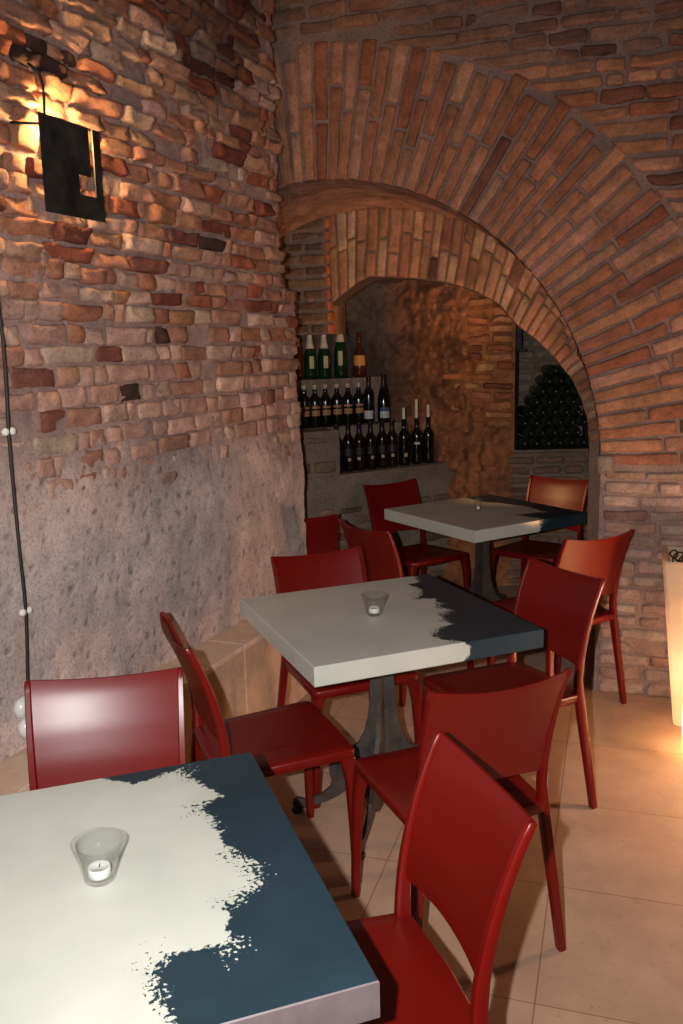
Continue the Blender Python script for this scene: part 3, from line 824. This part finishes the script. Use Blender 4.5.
# ------------------------------------------------------------------ candle glasses on the tables
def candle_glass(x, y, label, sx=1.0, hs=1.0):
    t = thing('candle_glass', label, 'candle holder', (x, y, TZ + .0008), 0, 'glass candle holders')
    mb = MB(); h = .075 * hs
    mb.lathe([(0, .001), (.024 * sx, .001), (.027 * sx, .004), (.0345 * sx, h * .5), (.046 * sx, h), (.0445 * sx, h + .001), (.0325 * sx, h * .5), (.0245 * sx, .009), (0, .009)], seg=32)
    mb.build('glass_cup', M['glass'], t, fix=True)
    mb = MB(); mb.lathe([(0, .0095), (.0185 * sx, .0095), (.0195 * sx, .011), (.0195 * sx, .026), (.0185 * sx, .027), (.017 * sx, .025), (0, .024)], seg=24)
    q = mb.build('tealight', M['tealight'], t, fix=True)
    mb = MB(); mb.tube([(0, 0, .0235), (.001, 0, .031)], .0009, 6); mb.build('wick', M['cord_black'], q)
def tabpt(k, lx, ly):
    (x, y), rz = TABS[k][0], TABS[k][1]
    return x + lx * math.cos(rz) - ly * math.sin(rz), y + lx * math.sin(rz) + ly * math.cos(rz)
candle_glass(*tabpt(0, .033, .010), 'clear candle glass with a white tealight on the nearest table')
candle_glass(*tabpt(1, -.032, -.013), 'clear candle glass with tealight on the middle table')
candle_glass(*tabpt(2, -.03, .006), 'small narrow candle glass on the farthest table', .55, 1.05)

# ------------------------------------------------------------------ wine bottles
BORD = [(0, .004), (.030, 0), (.0365, .003), (.0375, .012), (.0375, .185), (.036, .203), (.028, .222), (.018, .236), (.0145, .25), (.0138, .296), (.0155, .298), (.0155, .306), (.012, .31), (0, .31)]
BURG = [(0, .004), (.034, 0), (.041, .003), (.042, .012), (.042, .14), (.039, .17), (.03, .21), (.02, .24), (.0155, .262), (.014, .31), (.016, .312), (.016, .32), (.012, .324), (0, .324)]
SHAM = [(0, .004), (.034, 0), (.041, .004), (.043, .012), (.043, .13), (.040, .16), (.031, .20), (.022, .235), (.0175, .265), (.0165, .285), (.0185, .288), (.0185, .298), (.014, .302), (0, .302)]
COGN = [(0, .004), (.034, 0), (.042, .004), (.045, .02), (.046, .10), (.043, .135), (.030, .17), (.018, .195), (.0145, .22), (.0145, .275), (.018, .277), (.018, .287), (.014, .290), (0, .29)]
def prof_r(P, z):
    for (ra, za), (rb, zb) in zip(P[1:-1], P[2:]):
        if za <= z <= zb and zb > za: return ra + (rb - ra) * (z - za) / (zb - za)
    return P[-2][0]
CAMD = Vector((.1, -1, 0)).normalized()
def bottle(loc, prof, glass, label, group, foil=None, lab=None, lab2=None, hscale=1.0, foil_z=.235, top=None):
    t = thing('wine_bottle', label, 'bottle', loc, 0, group)
    mb = MB(); mb.lathe([(r, z * hscale) for r, z in prof], seg=22); mb.build('glass_body', M[glass], t, fix=True)
    zt = prof[-1][1]
    if foil:
        zz = sorted(set([foil_z, zt] + [z for _, z in prof if z > foil_z]))
        mb = MB(); mb.lathe([(prof_r(prof, min(z, zt - .001)) + .0012, z * hscale) for z in zz] + [(0, zt * hscale + .002)], seg=18); mb.build('foil_cap', M[foil], t, fix=True)
    face = math.atan2(CAMD.y - loc[1] * 0, CAMD.x) + R.uniform(-.25, .25)
    for sp in (lab, lab2):
        if not sp: continue
        mname, za, zb, half = sp
        mb = MB()
        def f(i, j):
            z = za + (zb - za) * j / 6; a = face + (-half + 2 * half * i / 12); r = prof_r(prof, z) + .0012
            return (r * math.cos(a), r * math.sin(a), z * hscale)
        mb.grid(13, 7, f)
        mb.build('label', M[mname], t)
    return t
ORD = ['first', 'second', 'third', 'fourth', 'fifth', 'sixth', 'seventh', 'eighth', 'ninth', 'tenth']
# front row on the low step
a3 = [-.005, .084, .169, .258, .350, .432, .530, .637, .737]
for i, a in enumerate(a3):
    p = BW(a, .085, .8885)
    cand = {6: .075, 7: .125, 8: .085}.get(i)
    if cand:
        bottle(p, BORD, 'bottle_dark', f'{["dark bottle with a short", "dark bottle with the tallest", "rightmost dark bottle with a"][i-6]} candle in its neck, right end of front row', 'bottles in the front row of the bench', None, ('label_white', .135, .15, .5) if i == 7 else (('label_cream', .06, .085, .3) if i == 6 else None))
        mb = MB(); mb.lathe([(0, 0), (.0105, 0), (.0115, .008), (.0105, .02), (.0100, cand - .003), (.007, cand), (0, cand)], seg=14)
        c = mb.build('taper_candle', M['wax'], fix=True); c.location = p + Vector((0, 0, .3105))
        tag(c, ['short cream candle stuck in a bottle, left of the three', 'tallest cream candle stuck in a bottle neck', 'cream candle stuck in the rightmost bench bottle'][i - 6], 'candle', 'candles in bottle necks')
        w = MB(); w.tube([(0, 0, cand - .001), (.001, 0, cand + .008)], .0008, 5); w.build('wick', M['cord_black'], c)
    else:
        bottle(p, BORD, 'bottle_brown', f'dark wine bottle, {ORD[i]} from the left in the front bottle row', 'bottles in the front row of the bench', 'foil_dark', ('label_black', .10, .15, .9), ('label_cream', .07, .09, .25))
# middle row
a2 = [-.122, -.043, .037, .126, .212, .298]
for i, a in enumerate(a2):
    bottle(BW(a, .275, 1.1705), BORD, 'bottle_dark', f'tan labelled bottle with a pale cap, {ORD[i]} from left in middle row', 'bottles in the middle row of the bench', 'foil_white', ('label_tan', .085, .125, .75), ('label_tan', .138, .155, .75), .88, .278)
bottle(BW(.386, .285, 1.1705), BORD, 'bottle_dark', 'plain dark bottle with a low white label in the middle row', 'bottles in the middle row of the bench', 'foil_dark', ('label_white', .03, .085, .8))
bottle(BW(.502, .275, 1.1705), BURG, 'bottle_dark', 'tall dark bottle with white and blue label, right end of middle row', 'bottles in the middle row of the bench', 'foil_dark', ('label_white', .03, .075, .85), ('label_blue', .078, .1, .85))
# top row
bottle(BW(-.05, .47, 1.4745), SHAM, 'bottle_amber', 'brown bottle at the left end of the top row, beside the wall', 'bottles in the top row of the bench', 'foil_gold', ('label_tan', .08, .13, .6), None, .9)
for i, (a, tall) in enumerate(((.045, 0), (.155, 0), (.285, 1))):
    bottle(BW(a, .47, 1.4745), SHAM, 'bottle_green', ['green bottle with white neck foil, left of three on the top row', 'green bottle with white neck foil, middle of three on the top row', 'tallest green bottle with a tall pointed white foil, top row'][i], 'bottles in the top row of the bench', 'foil_white', ('label_cream', .07, .15, .36), None, 1.2 if tall else 1.0, .2)
bottle(BW(.44, .47, 1.4745), COGN, 'bottle_amber', 'round amber bottle with a yellow label, right end of top row', 'bottles in the top row of the bench', None, ('label_yellow', .075, .14, 1.0), None, 1.05)
# heap of bottles lying in the niche, bases outwards
x0, x1, z0, z1 = NICHE
r = .0385; dx = .0815; dz = .0705
rows = [(x0 + .045 + dx * q, nb) for q, nb in ((.2, 6), (.7, 6), (.2, 6), (.7, 6), (1.2, 5), (1.7, 5), (2.2, 4), (2.7, 3))]
RN = ['bottom row', 'second row up', 'third row up', 'fourth row up', 'fifth row up', 'sixth row up', 'seventh row up', 'top row']
LIE = [(0, .006), (.016, .003), (.028, -.0), (.0365, .003), (.0383, .012), (.0383, .185), (.036, .203), (.028, .222), (.018, .236), (.0145, .25), (.0138, .296), (.012, .31), (0, .31)]
hb = None
for k, (xs, nb) in enumerate(rows):
    for i in range(nb):
        x = xs + i * dx
        if x > x1 - .04: continue
        loc = (x + R.uniform(-.0012, .0012), 5.965 + R.uniform(-.008, .012), z0 + r + .001 + k * dz)
        lab = f'dark bottle lying in the niche heap, {ORD[i]} from the left in the {RN[k]}'
        if hb is None:
            hb = thing('wine_bottle', lab, 'bottle', loc, 0, 'bottles heaped in the niche')
            mb = MB(); mb.lathe([(q, .31 - z) for q, z in reversed(LIE)], axis='y', seg=22); mb.build('glass_body', M['bottle_olive'], hb, fix=True)
        else: dup(hb, loc, 0, lab)
# ------------------------------------------------------------------ small metal fitting by the niche
t = thing('wall_bracket', 'small dark iron bracket at the top left edge of the bottle niche', 'bracket', (1.212, 5.905, 1.62))
mb = MB(); mb.box((-.02, 0, 0), (.02, .012, .19), ch=.003); mb.build('back_plate', M['iron'], t, smooth=False)
mb = MB(); mb.box((-.018, -.05, .0), (.035, .0, .02), ch=.003); mb.build('shelf_tab', M['iron'], t, smooth=False)

# ------------------------------------------------------------------ wall sconce
def sconce():
    o = .095
    t = thing('wall_sconce', 'square black metal wall lamp with a stepped slot, glowing from behind', 'wall lamp', (0, 0, 0))
    t0, t1, za, zb = .174, .452, 2.090, 2.370
    out_ = [(t0, za), (t1, za), (t1, zb), (t0, zb)]
    # plate as cells around the slot: narrow upright slot that widens to the left at its foot
    s0, s1 = .396, .416
    ts = [t0, .336, s0, s1, t1]; zs = [za, 2.162, 2.222, 2.352, zb]
    hole = {(1, 1), (2, 1), (2, 2)}
    if True: hole.add((2, 3)); zs[3] = 2.36
    mb = MB(); th = .004
    cells = {(i, j) for i in range(4) for j in range(4)} - hole
    cells.add((2, 3)) if False else None
    vid = {}
    def V(i, j, k):
        if (i, j, k) not in vid: vid[i, j, k] = mb.vert(LW(ts[i], o + (th if k else 0), zs[j]))
        return vid[i, j, k]
    for i, j in cells:
        mb.face([V(i, j, 1), V(i + 1, j, 1), V(i + 1, j + 1, 1), V(i, j + 1, 1)])
        mb.face([V(i, j + 1, 0), V(i + 1, j + 1, 0), V(i + 1, j, 0), V(i, j, 0)])
        for (di, dj), (p, q) in {(-1, 0): ((i, j), (i, j + 1)), (1, 0): ((i + 1, j), (i + 1, j + 1)), (0, -1): ((i, j), (i + 1, j)), (0, 1): ((i, j + 1), (i + 1, j + 1))}.items():
            if (i + di, j + dj) not in cells: mb.face([V(*p, 0), V(*q, 0), V(*q, 1), V(*p, 1)])
    mb.build('face_plate', M['iron'], t, smooth=False, fix=True)
    mb = MB(); mb.box((.30, .0, 2.20), (.36, .03, 2.27), lambda p: LW(*p), .004); h = mb.build('lamp_holder', M['iron'], t, smooth=False)
    mb = MB(); mb.lathe([(0, 0), (.010, .002), (.012, .02), (.008, .034), (0, .038)], seg=14, fn=lambda p: LW(.33 + p[0], .03 + p[2] * .8, 2.235 + p[1])); b = mb.build('bulb', M['lamp_glow'], h); b['label'] = 'glowing bulb'
    mb = MB(); mb.tube([LW(.15, .012, 2.345), LW(.17, .05, 2.343), LW(.186, o, 2.34)], .004); mb.build('bracket_arm', M['iron'], t)
    mb = MB(); mb.tube([LW(.43, .005, 2.13), LW(.445, .05, 2.13), LW(.455, o, 2.13)], .004); mb.build('bracket_arm', M['iron'], t)
    # supply cable
    mb = MB()
    mb.tube([LW(.235, .02, 2.53), LW(.262, .035, 2.51), LW(.272, .04, 2.47), LW(.266, .045, 2.43), LW(.256, .05, 2.38), LW(.245, .07, 2.34), LW(.27, .08, 2.28)], .0045); mb.build('cable', M['cord_black'], t)
    l = bpy.data.lights.new('sconce_light', 'POINT'); l.energy = SCONCE; l.color = (1, .60, .24); l.shadow_soft_size = .025
    lo = bpy.data.objects.new('sconce_light', l); COL.objects.link(lo); lo.location = LW(.32, .06, 2.335); lo.parent = t
SCONCE = 17.0
sconce()

# ------------------------------------------------------------------ cord on the left wall with its cleats and socket
cz = [(3.3, .0), (2.4, .005), (1.78, .009), (1.71, .012), (1.446, -.001), (1.2, .002), (.89, .0), (.62, -.02), (.53, -.024)]
mb = MB()
pts = []
for (za, ta), (zb, tb) in zip(cz[:-1], cz[1:]):
    for k in range(4):
        f = k / 4; z = za + (zb - za) * f; pts.append(LW(ta + (tb - ta) * f + .003 * math.sin(z * 9), .038, z))
pts.append(LW(-.024, .036, .53))
mb.tube(pts, .0055); 
cordo = tag(mb.build('power_cord', M['cord_black']), 'black power cord running down the left wall', 'cord')
for z, tt in ((1.446, -.001), (.89, .0)):
    t = thing('cord_cleat', ['white porcelain cord cleat, upper of two on the black cord', 'white porcelain cord cleat, lower of two on the black cord'][0 if z > 1 else 1], 'cleat', LW(tt, .03, z), 0, 'porcelain cleats on the cord')
    ax = math.atan2(LN.y, LN.x)
    for s in (-1, 1):
        mb = MB(); c = LD * (s * .014)
        mb.lathe([(0, .002), (.010, .002), (.0115, .007), (.0115, .014), (.008, .019), (0, .02)], seg=14, fn=lambda p: c + LD * p[0] + Vector((0, 0, p[1])) + LN * p[2]); mb.build('knob', M['porcelain'], t, fix=True)
for k, (tt, z) in enumerate(((-.03, .585), (-.02, .516))):
    t = thing('wall_socket', ['round white wall socket behind the nearest chair, upper of two', 'round white wall socket behind the nearest chair, lower of two'][k], 'socket', LW(tt, .012, z), 0, 'round white sockets')
    mb = MB(); mb.lathe([(0, 0), (.036, 0), (.036, .016), (.032, .028), (.022, .034), (0, .035)], seg=24, fn=lambda p: LD * p[0] + Vector((0, 0, p[1])) + LN * p[2]); b = mb.build('cover', M['porcelain'], t, fix=True)
    mb = MB(); mb.lathe([(0, .035), (.012, .035), (.012, .042), (.009, .044), (0, .044)], seg=16, fn=lambda p: LD * p[0] + Vector((0, 0, p[1])) + LN * p[2]); mb.build('switch_button', M['porcelain'], b, fix=True)

# ------------------------------------------------------------------ glowing planters on the right
def sqring(hw, z, cr, seg=5):
    pts = []
    for cx, cy, a0 in ((hw - cr, hw - cr, 0), (-hw + cr, hw - cr, 90), (-hw + cr, -hw + cr, 180), (hw - cr, -hw + cr, 270)):
        for k in range(seg + 1):
            a = math.radians(a0 + 90 * k / seg); pts.append((cx + cr * math.cos(a), cy + cr * math.sin(a), z))
    return pts
t = thing('light_planter', 'tall glowing white square planter against the brick wall at the right edge', 'planter', W(1.835, -.235, 0), TH)
mb = MB()
prof = [(.02, .004), (.086, .002), (.096, .010), (.100, .025), (.17, .73), (.174, .752), (.170, .757), (.150, .756), (.147, .74), (.143, .55)]
mb.loft([sqring(h, z, min(.018, h * .5)) for h, z in prof], True, False); mb.build('planter_shell', M['glow'], t, fix=True, autosmooth=math.radians(45))
mb = MB(); mb.loft([sqring(.02, .60, .008), sqring(.146, .60, .018), sqring(.146, .585, .018), sqring(.02, .585, .008)]); mb.build('inner_liner', M['glow'], t)
mb = MB(); rr = random.Random(3)
for k in range(16):
    a = rr.uniform(0, 2 * PI); q = rr.uniform(.02, .12); h = rr.uniform(.12, .2)
    x, y = q * math.cos(a), q * math.sin(a)
    mb.tube([(x, y, .6), (x * 1.2, y * 1.2, .6 + h * .6), (x * 1.2 + rr.uniform(-.04, .04), y * 1.2 + rr.uniform(-.04, .04), .6 + h)], [.005, .004, .002], 5)
    cx, cy = x * 1.1, y * 1.1
    mb.tube([(cx + .022 * math.cos(g), cy + .01 * math.sin(g * 2), .74 + .022 * math.sin(g)) for g in [2 * PI * i / 10 for i in range(11)]], .003, 5)
for sx, sy, sr in ((-.105, -.02, .02), (-.125, .03, .016), (-.085, -.07, .018), (-.06, .05, .022)):
    mb.tube([(sx, sy, .61), (sx * 1.02, sy, .70), (sx, sy + .01, .735)], .004, 5)
    mb.tube([(sx + sr * math.cos(g), sy + .012 * math.sin(g * 2), .75 + sr * math.sin(g)) for g in [2 * PI * i / 12 for i in range(13)]], .0035, 5)
pl = mb.build('dry_stems', M['foliage_dry'], t); pl['label'] = 'dark curled dry stems'
mb = MB(); mb.lathe([(0, .02), (.02, .02), (.02, .05), (.028, .07), (.028, .10), (.015, .12), (0, .122)], seg=16); mb.build('bulb', M['lamp_glow'], t)['label'] = 'glowing bulb'
def lamp(name, loc, e, col, size, parent=None):
    l = bpy.data.lights.new(name, 'POINT'); l.energy = e; l.color = col; l.shadow_soft_size = size
    o = bpy.data.objects.new(name, l); COL.objects.link(o); o.location = loc
    if parent: o.parent = parent
    return o
lamp('planter_light', (0, 0, .30), 1.5, (1, .70, .42), .06, t)
# low cube lamp cut by the frame
t = thing('cube_lamp', 'low glowing white cube lamp on the floor, cut off by the right frame edge', 'floor lamp', (1.535, 3.30, 0), TH)
mb = MB(); mb.loft([sqring(h, z, min(.04, h * .5)) for h, z in [(.02, .003), (.12, .002), (.145, .012), (.158, .045), (.162, .10), (.158, .165), (.145, .198), (.12, .209), (.02, .21)]]); mb.build('lamp_shell', M['glow'], t, fix=True)
mb = MB(); mb.lathe([(0, .10), (.02, .10), (.02, .12), (.03, .135), (.03, .155), (.015, .175), (0, .177)], seg=16); mb.build('bulb', M['lamp_glow'], t)['label'] = 'glowing bulb'
lamp('cube_light', (0, 0, .07), 13.0, (1, .70, .36), .02, t)

# ------------------------------------------------------------------ lights: camera flash, lamp inside the alcove, dim warm room light
CAMP = Vector((0, 0, 1.6604)); PITCH, ROLL, FPX = .1838, -.0243, 870.7
F = Vector((0, math.cos(PITCH), -math.sin(PITCH))); RX = Vector((1, 0, 0)); UP = RX.cross(F)
RX2 = RX * math.cos(ROLL) + UP * math.sin(ROLL); UP2 = -RX * math.sin(ROLL) + UP * math.cos(ROLL)
l = bpy.data.lights.new('flash', 'SPOT'); l.energy = 295.0; l.color = (1, .985, .96); l.shadow_soft_size = .012; l.spot_size = math.radians(110); l.spot_blend = 1.0
o = bpy.data.objects.new('flash', l); COL.objects.link(o); o.location = CAMP - RX2 * .115 + UP2 * .02
o.rotation_euler = (F - UP * .07).to_track_quat('-Z', 'Y').to_euler()
l = bpy.data.lights.new('alcove_uplight', 'SPOT'); l.energy = 85; l.color = (1, .50, .22); l.shadow_soft_size = .03; l.spot_size = math.radians(58); l.spot_blend = 1.0
o = bpy.data.objects.new('alcove_uplight', l); COL.objects.link(o); o.location = (1.235, 4.17, .60); o.rotation_euler = Vector((-.36, .62, .74)).to_track_quat('-Z', 'Y').to_euler()
lamp('side_light', (1.86, 2.78, .50), 46.0, (1, .58, .33), .08)
l = bpy.data.lights.new('alcove_spot', 'SPOT'); l.energy = 60; l.color = (1, .5, .2); l.shadow_soft_size = .04; l.spot_size = math.radians(26); l.spot_blend = .8
o = bpy.data.objects.new('alcove_spot', l); COL.objects.link(o); o.location = (-.43, 4.75, 1.72); o.rotation_euler = (Vector((1.38, 5.38, .72)) - Vector(o.location)).to_track_quat('-Z', 'Y').to_euler()
lamp('room_light', (1.9, 1.2, 1.3), 6.0, (1, .55, .25), .25)

w = bpy.data.worlds.new('world'); SC.world = w; w.use_nodes = True
bg = w.node_tree.nodes['Background']; bg.inputs[0].default_value = (1, .6, .38, 1); bg.inputs[1].default_value = .028

# ------------------------------------------------------------------ camera
cam = bpy.data.cameras.new('camera'); co = bpy.data.objects.new('camera', cam); COL.objects.link(co)
cam.sensor_fit = 'VERTICAL'; cam.sensor_height = 24.0; cam.lens = FPX / 1024 * 24.0; cam.clip_start = .02
from mathutils import Matrix
mt = Matrix((RX2, UP2, -F)).transposed().to_4x4(); mt.translation = CAMP
co.matrix_world = mt
SC.camera = co
SC.view_settings.view_transform = 'Standard'; SC.view_settings.look = 'None'; SC.view_settings.exposure = 0; SC.view_settings.gamma = 1
SC.view_settings.use_curve_mapping = False
